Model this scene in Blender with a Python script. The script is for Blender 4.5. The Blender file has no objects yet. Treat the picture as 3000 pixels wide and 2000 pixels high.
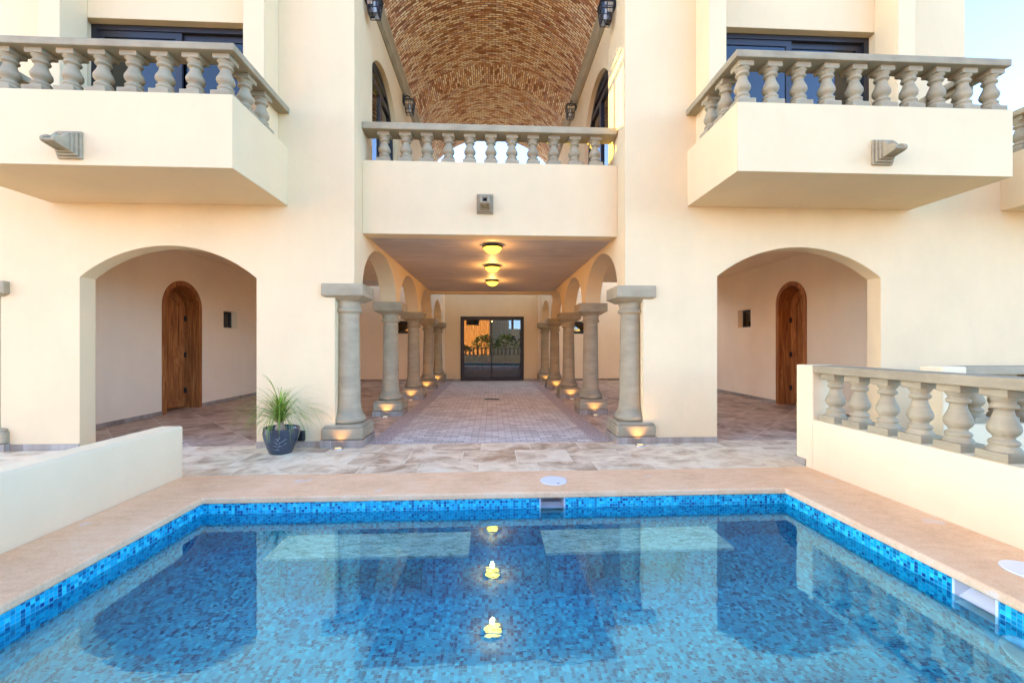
import bpy, bmesh, math, random
from math import sin, cos, pi, radians, sqrt, atan2
from mathutils import Vector, Matrix

random.seed(7)
scene = bpy.context.scene
COL = scene.collection

# ------------------------------------------------------------------ objects
def link(o):
    COL.objects.link(o)
    return o

def tag(o, label=None, cat=None, group=None, kind=None):
    if label: o['label'] = label
    if cat: o['category'] = cat
    if group: o['group'] = group
    if kind: o['kind'] = kind
    return o

def thing(name, loc=(0, 0, 0), label=None, cat=None, group=None):
    o = bpy.data.objects.new(name, None)
    o.empty_display_size = 0.2
    o.location = loc
    link(o)
    return tag(o, label, cat, group)

def wloc(o):
    v = Vector(o.location)
    if o.parent:
        v = wloc(o.parent) + Vector(o.matrix_parent_inverse.translation) + v
    return v

def attach(o, parent):
    """parent without moving: parents here are only translated"""
    o.parent = parent
    o.matrix_parent_inverse = Matrix.Translation(-wloc(parent))

class MB:
    def __init__(s):
        s.v = []; s.f = []; s.sm = []; s.uv = {}
    def add(s, vs, fs, smooth=False, M=None, uv=None):
        b = len(s.v)
        for q in vs:
            q = Vector(q)
            s.v.append(tuple(M @ q) if M else tuple(q))
        for k, f in enumerate(fs):
            if uv: s.uv[len(s.f)] = uv[k]
            s.f.append([i + b for i in f]); s.sm.append(smooth)
        return s
    def box(s, x0, x1, y0, y1, z0, z1, M=None):
        vs = [(x0,y0,z0),(x1,y0,z0),(x1,y1,z0),(x0,y1,z0),(x0,y0,z1),(x1,y0,z1),(x1,y1,z1),(x0,y1,z1)]
        fs = [(0,3,2,1),(4,5,6,7),(0,1,5,4),(1,2,6,5),(2,3,7,6),(3,0,4,7)]
        return s.add(vs, fs, M=M)
    def lathe(s, prof, n=24, M=None, cap=True, smooth=True):
        vs = []; fs = []
        for z, r in prof:
            for i in range(n):
                a = 2*pi*i/n
                vs.append((r*cos(a), r*sin(a), z))
        for k in range(len(prof)-1):
            for i in range(n):
                j = (i+1) % n
                fs.append((k*n+i, k*n+j, (k+1)*n+j, (k+1)*n+i))
        s.add(vs, fs, smooth, M)
        if cap:
            m = len(prof)-1
            s.add([vs[i] for i in range(n)], [tuple(reversed(range(n)))], False, M)
            s.add([vs[m*n+i] for i in range(n)], [tuple(range(n))], False, M)
        return s
    def frustum(s, h0, z0, h1, z1, M=None, n=1):
        vs = [(-h0,-h0,z0),(h0,-h0,z0),(h0,h0,z0),(-h0,h0,z0),(-h1,-h1,z1),(h1,-h1,z1),(h1,h1,z1),(-h1,h1,z1)]
        fs = [(0,3,2,1),(4,5,6,7),(0,1,5,4),(1,2,6,5),(2,3,7,6),(3,0,4,7)]
        return s.add(vs, fs, M=M)
    def prism(s, poly, a, b, axis, M=None):
        """extrude a 2D polygon: axis 'y': poly=(x,z); 'x': poly=(y,z); 'z': poly=(x,y)"""
        return s.slab([poly], a, b, axis, M)
    def slab(s, polys, a, b, axis, M=None):
        idx = {}; vs2 = []
        def vi(p):
            k = (round(p[0], 5), round(p[1], 5))
            if k not in idx:
                idx[k] = len(vs2); vs2.append(p)
            return idx[k]
        F = []
        for p in polys:
            ar = sum(p[i][0]*p[(i+1) % len(p)][1] - p[(i+1) % len(p)][0]*p[i][1] for i in range(len(p)))
            q = [vi(x) for x in p]
            q = [q[i] for i in range(len(q)) if q[i] != q[i-1]]
            if ar < 0: q.reverse()
            F.append(q)
        n = len(vs2)
        def P(p, t):
            if axis == 'y': return (p[0], t, p[1])
            if axis == 'x': return (t, p[0], p[1])
            return (p[0], p[1], t)
        if a > b: a, b = b, a
        vs = [P(p, a) for p in vs2] + [P(p, b) for p in vs2]
        edges = {}
        for q in F:
            for i in range(len(q)):
                e = (q[i], q[(i+1) % len(q)])
                edges[e] = 1
        fs = []
        flip = (axis == 'y')
        for q in F:
            lo = list(q) if flip else list(reversed(q))
            hi = list(reversed([i+n for i in q])) if flip else [i+n for i in q]
            fs += [lo, hi]
        for (i, j) in edges:
            if (j, i) in edges: continue
            fs.append((i, i+n, j+n, j) if flip else (i, j, j+n, i+n))
        return s.add(vs, fs, M=M)
    def tube(s, pts, r, n=6, M=None, r1=None):
        pts = [Vector(p) for p in pts]
        vs = []; fs = []
        m = len(pts)
        for k, p in enumerate(pts):
            t = (pts[min(k+1, m-1)] - pts[max(k-1, 0)]).normalized()
            u = t.cross(Vector((0, 0, 1)))
            if u.length < 1e-3: u = t.cross(Vector((1, 0, 0)))
            u.normalize(); w = t.cross(u)
            rr = r if r1 is None else r + (r1-r)*k/(m-1)
            for i in range(n):
                a = 2*pi*i/n
                vs.append(tuple(p + u*(rr*cos(a)) + w*(rr*sin(a))))
        for k in range(m-1):
            for i in range(n):
                j = (i+1) % n
                fs.append((k*n+i, k*n+j, (k+1)*n+j, (k+1)*n+i))
        fs.append(tuple(reversed(range(n)))); fs.append(tuple((m-1)*n+i for i in range(n)))
        return s.add(vs, fs, True, M)
    def mesh(s, name, mat):
        me = bpy.data.meshes.new(name)
        me.from_pydata(s.v, [], s.f)
        me.polygons.foreach_set('use_smooth', s.sm)
        if s.uv:
            L = me.uv_layers.new(name='UVMap')
            for p in me.polygons:
                if p.index in s.uv:
                    for li, c in zip(p.loop_indices, s.uv[p.index]):
                        L.data[li].uv = c
        me.update()
        bm = bmesh.new(); bm.from_mesh(me)
        bmesh.ops.recalc_face_normals(bm, faces=bm.faces) if not s.uv else None
        bm.to_mesh(me); bm.free()
        for m in (mat if isinstance(mat, (list, tuple)) else [mat]):
            me.materials.append(m)
        return me
    def build(s, name, mat, parent=None, loc=None, bevel=0, seg=2):
        o = bpy.data.objects.new(name, s.mesh(name, mat))
        if loc: o.location = loc
        link(o)
        if parent: attach(o, parent)
        if bevel:
            b = o.modifiers.new('Bevel', 'BEVEL'); b.width = bevel; b.segments = seg
            b.limit_method = 'ANGLE'; b.angle_limit = radians(35)
        return o

def dup(o, loc, parent=None, scale=None):
    c = o.copy(); COL.objects.link(c); c.location = loc
    c.parent = None; c.matrix_parent_inverse = Matrix()
    if scale: c.scale = scale
    if parent: attach(c, parent)
    for ch in o.children:
        d = ch.copy(); COL.objects.link(d); d.parent = c
        for g in ch.children:
            e = g.copy(); COL.objects.link(e); e.parent = d
    return c

def arc(cx, cz, a, b, n=24, t0=pi, t1=0.0):
    return [(cx + a*cos(t0+(t1-t0)*i/n), cz + b*sin(t0+(t1-t0)*i/n)) for i in range(n+1)]

def seg_arc(x0, x1, zs, rise, n=24):
    h = (x1-x0)/2; c = (x0+x1)/2
    R = (h*h+rise*rise)/(2*rise); cz = zs+rise-R
    t = math.asin(h/R)
    return [(c + R*sin(-t+2*t*i/n), cz + R*cos(-t+2*t*i/n)) for i in range(n+1)]

# ------------------------------------------------------------------ materials
class NT:
    def __init__(s, name):
        s.m = bpy.data.materials.new(name); s.m.use_nodes = True
        s.t = s.m.node_tree; s.t.nodes.clear()
        s.out = s.n('ShaderNodeOutputMaterial')
    def n(s, typ, **kw):
        nd = s.t.nodes.new(typ)
        for k, v in kw.items(): setattr(nd, k, v)
        return nd
    def l(s, a, b): s.t.links.new(a, b)
    def val(s, sock, v):
        if hasattr(v, 'is_output'): s.l(v, sock)
        else: sock.default_value = v
    def math(s, op, a, b=0.0, c=None):
        nd = s.n('ShaderNodeMath', operation=op)
        s.val(nd.inputs[0], a); s.val(nd.inputs[1], b)
        if c is not None: s.val(nd.inputs[2], c)
        return nd.outputs[0]
    def obj(s):
        return s.n('ShaderNodeTexCoord').outputs['Object']
    def uv(s):
        return s.n('ShaderNodeTexCoord').outputs['UV']
    def sep(s, v):
        nd = s.n('ShaderNodeSeparateXYZ'); s.l(v, nd.inputs[0]); return nd.outputs
    def comb(s, x, y, z=0.0):
        nd = s.n('ShaderNodeCombineXYZ')
        for i, q in enumerate((x, y, z)): s.val(nd.inputs[i], q)
        return nd.outputs[0]
    def mapping(s, v, scale=(1,1,1), rot=(0,0,0), loc=(0,0,0)):
        nd = s.n('ShaderNodeMapping'); s.l(v, nd.inputs[0])
        nd.inputs['Scale'].default_value = scale; nd.inputs['Rotation'].default_value = rot; nd.inputs['Location'].default_value = loc
        return nd.outputs[0]
    def noise(s, v, scale, detail=4, rough=0.55, w=None, dist=0.0):
        nd = s.n('ShaderNodeTexNoise')
        if w is not None: nd.noise_dimensions = '4D'; s.val(nd.inputs['W'], w)
        s.l(v, nd.inputs['Vector']); nd.inputs['Scale'].default_value = scale
        nd.inputs['Detail'].default_value = detail; nd.inputs['Roughness'].default_value = rough
        nd.inputs['Distortion'].default_value = dist
        return nd.outputs['Fac']
    def ramp(s, f, stops, interp='LINEAR'):
        nd = s.n('ShaderNodeValToRGB'); nd.color_ramp.interpolation = interp
        e = nd.color_ramp.elements
        while len(e) < len(stops): e.new(0.5)
        for el, (p, c) in zip(e, stops):
            el.position = p; el.color = (c[0], c[1], c[2], 1)
        s.val(nd.inputs[0], f)
        return nd.outputs[0]
    def mix(s, f, a, b, typ='MIX'):
        nd = s.n('ShaderNodeMix', data_type='RGBA', blend_type=typ)
        s.val(nd.inputs[0], f)
        for i, q in ((6, a), (7, b)):
            if isinstance(q, (tuple, list)): nd.inputs[i].default_value = (q[0], q[1], q[2], 1)
            else: s.l(q, nd.inputs[i])
        return nd.outputs[2]
    def bump(s, h, strength=0.3, dist=0.01, normal=None):
        nd = s.n('ShaderNodeBump'); s.l(h, nd.inputs['Height'])
        nd.inputs['Strength'].default_value = strength; nd.inputs['Distance'].default_value = dist
        if normal is not None: s.l(normal, nd.inputs['Normal'])
        return nd.outputs[0]
    def bevel(s, r, samples=4):
        nd = s.n('ShaderNodeBevel', samples=samples); nd.inputs['Radius'].default_value = r
        return nd.outputs[0]
    def cells(s, uvec, w, h, mortar, offset=0.5, soft=0.4):
        """rows of bricks / tiles: returns random value, random colour, body mask (1 brick, 0 joint), cell row, column"""
        o = s.sep(uvec); u, v = o[0], o[1]
        vr = s.math('DIVIDE', v, h)
        row = s.math('FLOOR', vr)
        ur = s.math('DIVIDE', u, w)
        if offset:
            ur = s.math('ADD', ur, s.math('MULTIPLY', s.math('MODULO', s.math('ABSOLUTE', row), 2.0), offset))
        colm = s.math('FLOOR', ur)
        fu = s.math('SUBTRACT', ur, colm); fv = s.math('SUBTRACT', vr, row)
        eu = s.math('MULTIPLY', s.math('MINIMUM', fu, s.math('SUBTRACT', 1.0, fu)), w)
        ev = s.math('MULTIPLY', s.math('MINIMUM', fv, s.math('SUBTRACT', 1.0, fv)), h)
        e = s.math('MINIMUM', eu, ev)
        mr = s.n('ShaderNodeMapRange', interpolation_type='SMOOTHSTEP')
        s.l(e, mr.inputs['Value'])
        mr.inputs['From Min'].default_value = mortar*(1-soft); mr.inputs['From Max'].default_value = mortar*(1+soft)
        wn = s.n('ShaderNodeTexWhiteNoise', noise_dimensions='2D')
        s.l(s.comb(s.math('ADD', colm, 0.5), s.math('ADD', row, 0.5)), wn.inputs['Vector'])
        return wn.outputs['Value'], wn.outputs['Color'], mr.outputs[0], row, colm
    def done(s, color, rough=0.6, normal=None, spec=0.4, metal=0.0, **kw):
        p = s.n('ShaderNodeBsdfPrincipled')
        for k, q in (('Base Color', color), ('Roughness', rough), ('Metallic', metal), ('Specular IOR Level', spec)):
            if isinstance(q, (tuple, list)): p.inputs[k].default_value = (q[0], q[1], q[2], 1)
            else: s.val(p.inputs[k], q)
        for k, q in kw.items():
            k = k.replace('_', ' ')
            if isinstance(q, (tuple, list)) and len(q) == 3: q = (*q, 1)
            s.val(p.inputs[k], q)
        if normal is not None: s.l(normal, p.inputs['Normal'])
        s.l(p.outputs[0], s.out.inputs[0])
        return s.m

def simple(name, color, rough=0.5, spec=0.4, metal=0.0, **kw):
    return NT(name).done(color, rough, None, spec, metal, **kw)

def m_plaster(name, c, var=0.06, bev=0.014):
    t = NT(name); v = t.obj()
    n1 = t.noise(v, 1.3, 6, 0.65)
    n2 = t.noise(t.mapping(v, (1, 1, 0.25)), 2.3, 6, 0.65)
    f = t.math('ADD', t.math('MULTIPLY', n1, 0.6), t.math('MULTIPLY', n2, 0.4))
    lo = tuple(x*(1-var) for x in c); hi = tuple(min(1, x*(1+var)) for x in c)
    colr = t.ramp(f, [(0.3, lo), (0.7, hi)])
    sp = t.noise(v, 45, 3, 0.6)
    colr = t.mix(t.math('MULTIPLY', t.math('GREATER_THAN', sp, 0.74), 0.12), colr, tuple(x*0.7 for x in c))
    h = t.math('ADD', t.noise(v, 170, 4, 0.7), t.math('MULTIPLY', t.noise(v, 6, 3, 0.5), 2.0))
    return t.done(colr, 0.85, t.bump(h, 0.32, 0.005, t.bevel(bev)), 0.2)

PLASTER = m_plaster('cream_plaster', (0.775, 0.585, 0.325))
PLASTER_BRIGHTENED = m_plaster('brightened_gallery_plaster', (0.95, 0.785, 0.54), 0.05)  # facade cream with a lighter colour painted in to brighten the shaded galleries
PLASTER_IN = m_plaster('interior_plaster', (0.78, 0.72, 0.64), 0.03)
PLASTER_WALL = m_plaster('garden_wall_plaster', (0.83, 0.655, 0.395), 0.06, 0.02)

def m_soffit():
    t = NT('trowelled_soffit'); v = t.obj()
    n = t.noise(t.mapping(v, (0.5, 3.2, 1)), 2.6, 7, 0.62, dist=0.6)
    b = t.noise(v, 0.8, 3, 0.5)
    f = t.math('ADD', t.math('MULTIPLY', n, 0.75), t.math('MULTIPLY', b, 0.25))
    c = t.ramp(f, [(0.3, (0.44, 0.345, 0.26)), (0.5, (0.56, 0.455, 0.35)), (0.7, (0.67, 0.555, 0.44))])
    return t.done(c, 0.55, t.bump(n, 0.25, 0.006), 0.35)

def m_stone(name='carved_stone', k=1.0):
    t = NT(name); v = t.obj()
    r = t.n('ShaderNodeObjectInfo').outputs['Random']
    n = t.noise(v, 5, 6, 0.6, w=t.math('MULTIPLY', r, 20.0))
    st = t.noise(t.mapping(v, (1, 1, 6)), 3, 5, 0.6)
    f = t.math('ADD', t.math('MULTIPLY', n, 0.6), t.math('MULTIPLY', st, 0.4))
    f = t.math('ADD', f, t.math('MULTIPLY', t.math('SUBTRACT', r, 0.5), 0.12))
    c = t.ramp(f, [(0.28, (0.235*k, 0.184*k, 0.108*k)), (0.5, (0.32*k, 0.256*k, 0.152*k)), (0.72, (0.40*k, 0.326*k, 0.198*k))])
    h = t.math('ADD', t.noise(v, 120, 4, 0.7), t.noise(v, 18, 3, 0.5))
    return t.done(c, 0.8, t.bump(h, 0.25, 0.004, t.bevel(0.006)), 0.25)
STONE = m_stone('carved_stone', 1.15)
SOFFIT = m_soffit()
UNDERSIDE = m_plaster('underside_plaster', (0.76, 0.56, 0.31), 0.05)

def m_tile(name, w, h, rot, off, tones, grout, gw=0.004, rough=0.45, streak=(1.9, 2.5)):
    t = NT(name); v = t.mapping(t.obj(), rot=(0, 0, rot), loc=(0.13, 0.09, 0))
    val, colr, mask, row, colm = t.cells(v, w, h, gw, off)
    rv = t.sep(colr)
    # streak direction flips tile by tile
    o = t.sep(v)
    sw = t.math('GREATER_THAN', rv[1], 0.62)
    a = t.math('ADD', t.math('MULTIPLY', o[0], t.math('SUBTRACT', 1.0, sw)), t.math('MULTIPLY', o[1], sw))
    b = t.math('ADD', t.math('MULTIPLY', o[1], t.math('SUBTRACT', 1.0, sw)), t.math('MULTIPLY', o[0], sw))
    sv = t.comb(t.math('MULTIPLY', a, streak[0]), t.math('MULTIPLY', b, streak[1]))
    n = t.noise(sv, 1.6, 7, 0.62, w=t.math('MULTIPLY', val, 30.0), dist=0.8)
    f = t.math('ADD', t.math('SUBTRACT', t.math('MULTIPLY', n, 1.75), 0.38), t.math('MULTIPLY', t.math('SUBTRACT', rv[2], 0.5), 0.22))
    c = t.ramp(f, [(0.2, tones[0]), (0.42, tones[1]), (0.6, tones[2]), (0.8, tones[3])])
    c = t.mix(mask, grout, c)
    bm = t.bump(t.math('ADD', mask, t.math('MULTIPLY', n, 0.25)), 0.4, 0.003)
    rg = t.math('ADD', rough-0.1, t.math('MULTIPLY', n, 0.25))
    return t.done(c, rg, bm, 0.4)
TILE = m_tile('terrace_tile', 0.60, 0.50, 0, 0.33,
              [(0.44, 0.285, 0.165), (0.71, 0.53, 0.33), (0.88, 0.71, 0.47), (0.93, 0.79, 0.55)], (0.91, 0.78, 0.55))
TILE_GALLERY = m_tile('gallery_tile', 0.60, 0.60, radians(45), 0.0,
              [(0.26, 0.165, 0.105), (0.46, 0.33, 0.225), (0.60, 0.465, 0.345), (0.70, 0.585, 0.46)], (0.80, 0.70, 0.57))
SKIRT = m_tile('skirting_tile', 0.60, 0.50, 0, 0.0,
              [(0.24, 0.18, 0.12), (0.32, 0.255, 0.185), (0.38, 0.315, 0.24), (0.44, 0.38, 0.30)], (0.45, 0.40, 0.34))

def m_paver():
    t = NT('brick_paver'); v = t.obj()
    val, colr, mask, row, colm = t.cells(v, 0.185, 0.092, 0.0042, 0.5)
    rv = t.sep(colr)
    n = t.noise(v, 14, 5, 0.65)
    big = t.noise(v, 1.1, 4, 0.6)
    f = t.math('ADD', t.math('MULTIPLY', val, 0.55), t.math('ADD', t.math('MULTIPLY', n, 0.3), t.math('MULTIPLY', big, 0.2)))
    c = t.ramp(f, [(0.15, (0.50, 0.44, 0.355)), (0.5, (0.67, 0.615, 0.51)), (0.85, (0.80, 0.755, 0.65))])
    c = t.mix(mask, (0.29, 0.245, 0.22), c)
    return t.done(c, 0.7, t.bump(t.math('ADD', mask, t.math('MULTIPLY', n, 0.4)), 0.5, 0.004), 0.3)
PAVER = m_paver()

def m_gravel():
    t = NT('washed_gravel'); v = t.obj()
    vo = t.n('ShaderNodeTexVoronoi', feature='F1'); t.l(v, vo.inputs['Vector']); vo.inputs['Scale'].default_value = 95
    s = t.sep(vo.outputs['Color'])
    c = t.ramp(s[0], [(0.0, (0.25, 0.20, 0.17)), (0.35, (0.50, 0.42, 0.37)), (0.75, (0.68, 0.58, 0.52)), (1.0, (0.85, 0.78, 0.72))])
    c = t.mix(t.math('MULTIPLY', vo.outputs['Distance'], 0.6), c, (0.36, 0.30, 0.26))
    inv = t.math('SUBTRACT', 1.0, vo.outputs['Distance'])
    return t.done(c, 0.65, t.bump(inv, 0.6, 0.006), 0.35)
GRAVEL = m_gravel()

def m_coping():
    t = NT('pink_concrete'); v = t.obj()
    n = t.noise(v, 2.2, 6, 0.62); g = t.noise(v, 85, 3, 0.7); st = t.noise(t.mapping(v, (1.0, 2.4, 1)), 7, 5, 0.65)
    f = t.math('ADD', t.math('MULTIPLY', n, 0.35), t.math('ADD', t.math('MULTIPLY', g, 0.35), t.math('MULTIPLY', st, 0.3)))
    c = t.ramp(f, [(0.3, (0.66, 0.37, 0.185)), (0.5, (0.87, 0.54, 0.29)), (0.68, (0.93, 0.68, 0.43))])
    spots = t.noise(v, 3.7, 2, 0.4)
    c = t.mix(t.math('MULTIPLY', t.math('GREATER_THAN', spots, 0.705), 0.4), c, (0.74, 0.66, 0.6))
    return t.done(c, 0.78, t.bump(t.math('ADD', g, st), 0.4, 0.004), 0.3)
COPING = m_coping()

def m_mosaic():
    t = NT('blue_glass_mosaic'); v = t.uv()
    val, colr, mask, row, colm = t.cells(v, 0.0225, 0.0225, 0.0010, 0.0, 0.5)
    c = t.ramp(val, [(0.0, (0.002, 0.055, 0.21)), (0.20, (0.003, 0.20, 0.37)), (0.38, (0.003, 0.39, 0.58)),
                     (0.62, (0.006, 0.50, 0.68)), (0.86, (0.035, 0.68, 0.80))], 'CONSTANT')
    c = t.mix(mask, (0.14, 0.46, 0.55), c)
    rv = t.sep(colr)
    c = t.mix(t.math('MULTIPLY', rv[1], 0.35), c, (0.005, 0.42, 0.56))
    return t.done(c, 0.16, t.bump(mask, 0.3, 0.001), 0.5)
MOSAIC = m_mosaic()

def m_water():
    t = NT('pool_water'); v = t.obj()
    n = t.noise(t.mapping(v, (1.0, 2.0, 1)), 5.5, 3, 0.5, dist=0.4)
    n2 = t.noise(t.mapping(v, (1.0, 1.5, 1)), 26, 2, 0.5)
    h = t.math('ADD', n, t.math('MULTIPLY', n2, 0.16))
    bm = t.bump(h, 0.028, 0.02)
    bm2 = t.bump(h, 0.15, 0.03)
    def fres(ior):
        f = t.n('ShaderNodeFresnel'); f.inputs['IOR'].default_value = ior; t.l(bm, f.inputs['Normal']); return f.outputs[0]
    back = t.n('ShaderNodeNewGeometry').outputs['Backfacing']
    fac = t.math('ADD', t.math('MULTIPLY', fres(3.3), t.math('SUBTRACT', 1.0, back)), t.math('MULTIPLY', fres(1.15), back))
    rf = t.n('ShaderNodeBsdfRefraction'); rf.inputs['IOR'].default_value = 1.15; rf.inputs['Roughness'].default_value = 0.0
    rf.inputs['Color'].default_value = (0.70, 0.99, 1.0, 1); t.l(bm2, rf.inputs['Normal'])
    gl = t.n('ShaderNodeBsdfGlossy'); gl.inputs['Roughness'].default_value = 0.0; gl.inputs['Color'].default_value = (0.48, 0.93, 1.0, 1); t.l(bm, gl.inputs['Normal'])
    mx = t.n('ShaderNodeMixShader')
    t.l(fac, mx.inputs[0]); t.l(rf.outputs[0], mx.inputs[1]); t.l(gl.outputs[0], mx.inputs[2]); t.l(mx.outputs[0], t.out.inputs[0])
    return t.m
WATER = m_water()

def m_vault():
    t = NT('vault_brick'); v = t.uv()
    # hand-laid courses: the joints wander a little
    va = t.n('ShaderNodeVectorMath', operation='MULTIPLY_ADD'); wob = t.n('ShaderNodeTexNoise'); t.l(v, wob.inputs['Vector']); wob.inputs['Scale'].default_value = 5.0
    t.l(wob.outputs['Color'], va.inputs[0]); va.inputs[1].default_value = (.035, .035, 0); t.l(v, va.inputs[2])
    val, colr, mask, row, colm = t.cells(va.outputs[0], 0.132, 0.047, 0.0066, 0.5, 0.6)
    rv = t.sep(colr)
    o3 = t.obj()
    n = t.noise(o3, 30, 5, 0.7); big = t.noise(o3, 1.3, 4, 0.6)
    f = t.math('ADD', t.math('MULTIPLY', val, 0.80), t.math('ADD', t.math('MULTIPLY', n, 0.22), t.math('MULTIPLY', t.math('SUBTRACT', big, 0.5), 0.45)))
    c = t.ramp(f, [(0.12, (0.30, 0.12, 0.055)), (0.28, (0.64, 0.32, 0.14)), (0.42, (0.86, 0.56, 0.29)),
                   (0.60, (0.90, 0.67, 0.39)), (0.85, (0.95, 0.80, 0.53))])
    c = t.mix(t.math('MULTIPLY', t.math('GREATER_THAN', rv[1], 0.86), 0.55), c, (0.50, 0.20, 0.13))
    c = t.mix(t.math('MULTIPLY', t.math('GREATER_THAN', rv[2], 0.93), 0.6), c, (0.60, 0.42, 0.31))
    c = t.mix(mask, (0.24, 0.115, 0.06), c)
    h = t.math('ADD', t.math('MULTIPLY', mask, 1.0), t.math('ADD', t.math('MULTIPLY', n, 0.5), t.math('MULTIPLY', val, 0.5)))
    return t.done(c, 0.85, t.bump(h, 0.65, 0.015), 0.2)
VAULT = m_vault()

def m_wood():
    t = NT('oiled_wood'); v = t.obj()
    r = t.noise(t.mapping(v, (7, 7, 0.45)), 2.2, 6, 0.62, dist=2.2)
    fine = t.noise(t.mapping(v, (60, 60, 1.6)), 2.0, 3, 0.6)
    f = t.math('ADD', t.math('MULTIPLY', r, 0.75), t.math('MULTIPLY', fine, 0.3))
    c = t.ramp(f, [(0.32, (0.085, 0.024, 0.006)), (0.5, (0.33, 0.105, 0.025)), (0.70, (0.60, 0.25, 0.07))])
    return t.done(c, 0.42, t.bump(f, 0.2, 0.003), 0.4)
WOOD = m_wood()

FRAME = simple('dark_bronze_frame', (0.022, 0.020, 0.022), 0.38, 0.5)
IRON = simple('black_iron', (0.02, 0.018, 0.018), 0.5, 0.4)
DARK = simple('dark_hole', (0.02, 0.018, 0.015), 0.9, 0.1)
LID = simple('white_plastic', (0.80, 0.80, 0.80), 0.35, 0.5)
GREY_PLASTIC = simple('grey_plastic', (0.50, 0.53, 0.56), 0.4, 0.5)
STEEL = simple('brushed_steel', (0.55, 0.53, 0.50), 0.35, 0.5, 0.9)
CURTAIN = simple('grey_curtain', (0.36, 0.33, 0.28), 0.9, 0.1)

def m_glass(name, tint=(0.75, 0.80, 0.84), ior=1.9):
    t = NT(name)
    fr = t.n('ShaderNodeFresnel'); fr.inputs['IOR'].default_value = ior
    g = t.n('ShaderNodeBsdfGlossy'); g.inputs['Roughness'].default_value = 0.004; g.inputs['Color'].default_value = (1, 1, 1, 1)
    v = t.obj(); b = t.bump(t.noise(v, 1.1, 2, 0.4), 0.03, 0.02); t.l(b, g.inputs['Normal'])
    tr = t.n('ShaderNodeBsdfTransparent'); tr.inputs['Color'].default_value = (*tint, 1)
    mx = t.n('ShaderNodeMixShader')
    t.l(fr.outputs[0], mx.inputs[0]); t.l(tr.outputs[0], mx.inputs[1]); t.l(g.outputs[0], mx.inputs[2])
    t.l(mx.outputs[0], t.out.inputs[0])
    return t.m
GLASS = m_glass('window_glass', (0.62, 0.66, 0.72), 1.75)
GLASS_DOOR = m_glass('sliding_door_glass', (0.45, 0.48, 0.48), 2.0)
GLASS_LAMP = m_glass('lantern_glass', (0.85, 0.85, 0.85), 1.5)

def m_emit(name, c, k):
    t = NT(name)
    e = t.n('ShaderNodeEmission'); e.inputs[0].default_value = (*c, 1); e.inputs[1].default_value = k
    t.l(e.outputs[0], t.out.inputs[0]); return t.m

def m_granite():
    t = NT('pale_granite'); v = t.obj()
    n = t.noise(t.mapping(v, (1, 2.4, 1), rot=(0, 0, 0.5)), 9, 8, 0.72, dist=1.2)
    fl = t.noise(v, 70, 3, 0.7)
    f = t.math('ADD', t.math('MULTIPLY', n, 0.7), t.math('MULTIPLY', fl, 0.3))
    c = t.ramp(f, [(0.36, (0.12, 0.13, 0.12)), (0.46, (0.42, 0.44, 0.40)), (0.56, (0.72, 0.72, 0.66)), (0.75, (0.82, 0.82, 0.76))])
    return t.done(c, 0.25, None, 0.5)
GRANITE = m_granite()

def m_ground():
    t = NT('dry_earth'); v = t.obj()
    n = t.noise(v, 0.3, 8, 0.6)
    c = t.ramp(n, [(0.3, (0.20, 0.15, 0.10)), (0.7, (0.34, 0.27, 0.19))])
    return t.done(c, 0.95, t.bump(t.noise(v, 12, 4), 0.4, 0.02), 0.1)
EARTH = m_ground()

def m_leaf(name, a, b):
    t = NT(name)
    r = t.noise(t.obj(), 14, 2, 0.5)
    c = t.ramp(r, [(0.3, a), (0.7, b)])
    p = t.n('ShaderNodeBsdfPrincipled'); t.l(c, p.inputs['Base Color']); p.inputs['Roughness'].default_value = 0.5
    tr = t.n('ShaderNodeBsdfTranslucent'); t.l(c, tr.inputs['Color'])
    mx = t.n('ShaderNodeMixShader'); mx.inputs[0].default_value = 0.3
    t.l(p.outputs[0], mx.inputs[1]); t.l(tr.outputs[0], mx.inputs[2]); t.l(mx.outputs[0], t.out.inputs[0])
    return t.m
LEAF = m_leaf('strap_leaf', (0.13, 0.22, 0.025), (0.30, 0.40, 0.06))
LEAF_YOUNG = m_leaf('young_strap_leaf', (0.22, 0.40, 0.025), (0.36, 0.55, 0.05))
HEDGE = m_leaf('hedge_leaf', (0.035, 0.07, 0.02), (0.07, 0.12, 0.03))

def m_pot():
    t = NT('glazed_blue_pot'); v = t.obj()
    n = t.noise(v, 9, 5, 0.6)
    c = t.ramp(n, [(0.3, (0.020, 0.028, 0.040)), (0.6, (0.038, 0.052, 0.070)), (0.8, (0.065, 0.085, 0.105))])
    return t.done(c, 0.22, t.bump(n, 0.15, 0.004), 0.6)
POT = m_pot()

# ------------------------------------------------------------------ common shapes
BAL_PROF = [(.126,.085),(.15,.084),(.18,.076),(.20,.066),(.21,.065),(.222,.072),(.25,.0745),(.275,.068),(.288,.055),(.315,.050),
            (.335,.055),(.37,.070),(.41,.079),(.45,.0805),(.49,.0765),(.54,.066),(.60,.055),(.66,.047),(.695,.045),(.71,.050),
            (.722,.062),(.75,.068),(.775,.064),(.79,.056),(.80,.052),(.815,.056),(.85,.066),(.87,.072),(.886,.073)]
def baluster_mesh():
    m = MB()
    m.frustum(.0925, 0, .0905, .124); m.frustum(.0905, .124, .083, .128)
    m.lathe(BAL_PROF, 20, cap=False)
    m.frustum(.072, .882, .079, .90); m.frustum(.079, .90, .078, 1.0)
    return m.mesh('baluster', STONE)
BAL_ME = baluster_mesh()
def baluster(x, y, z0, z1, parent, k=1.0):
    o = bpy.data.objects.new('baluster', BAL_ME); link(o)
    o.location = (x, y, z0); o.scale = (k, k, z1-z0)
    attach(o, parent)
    return o

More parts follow.
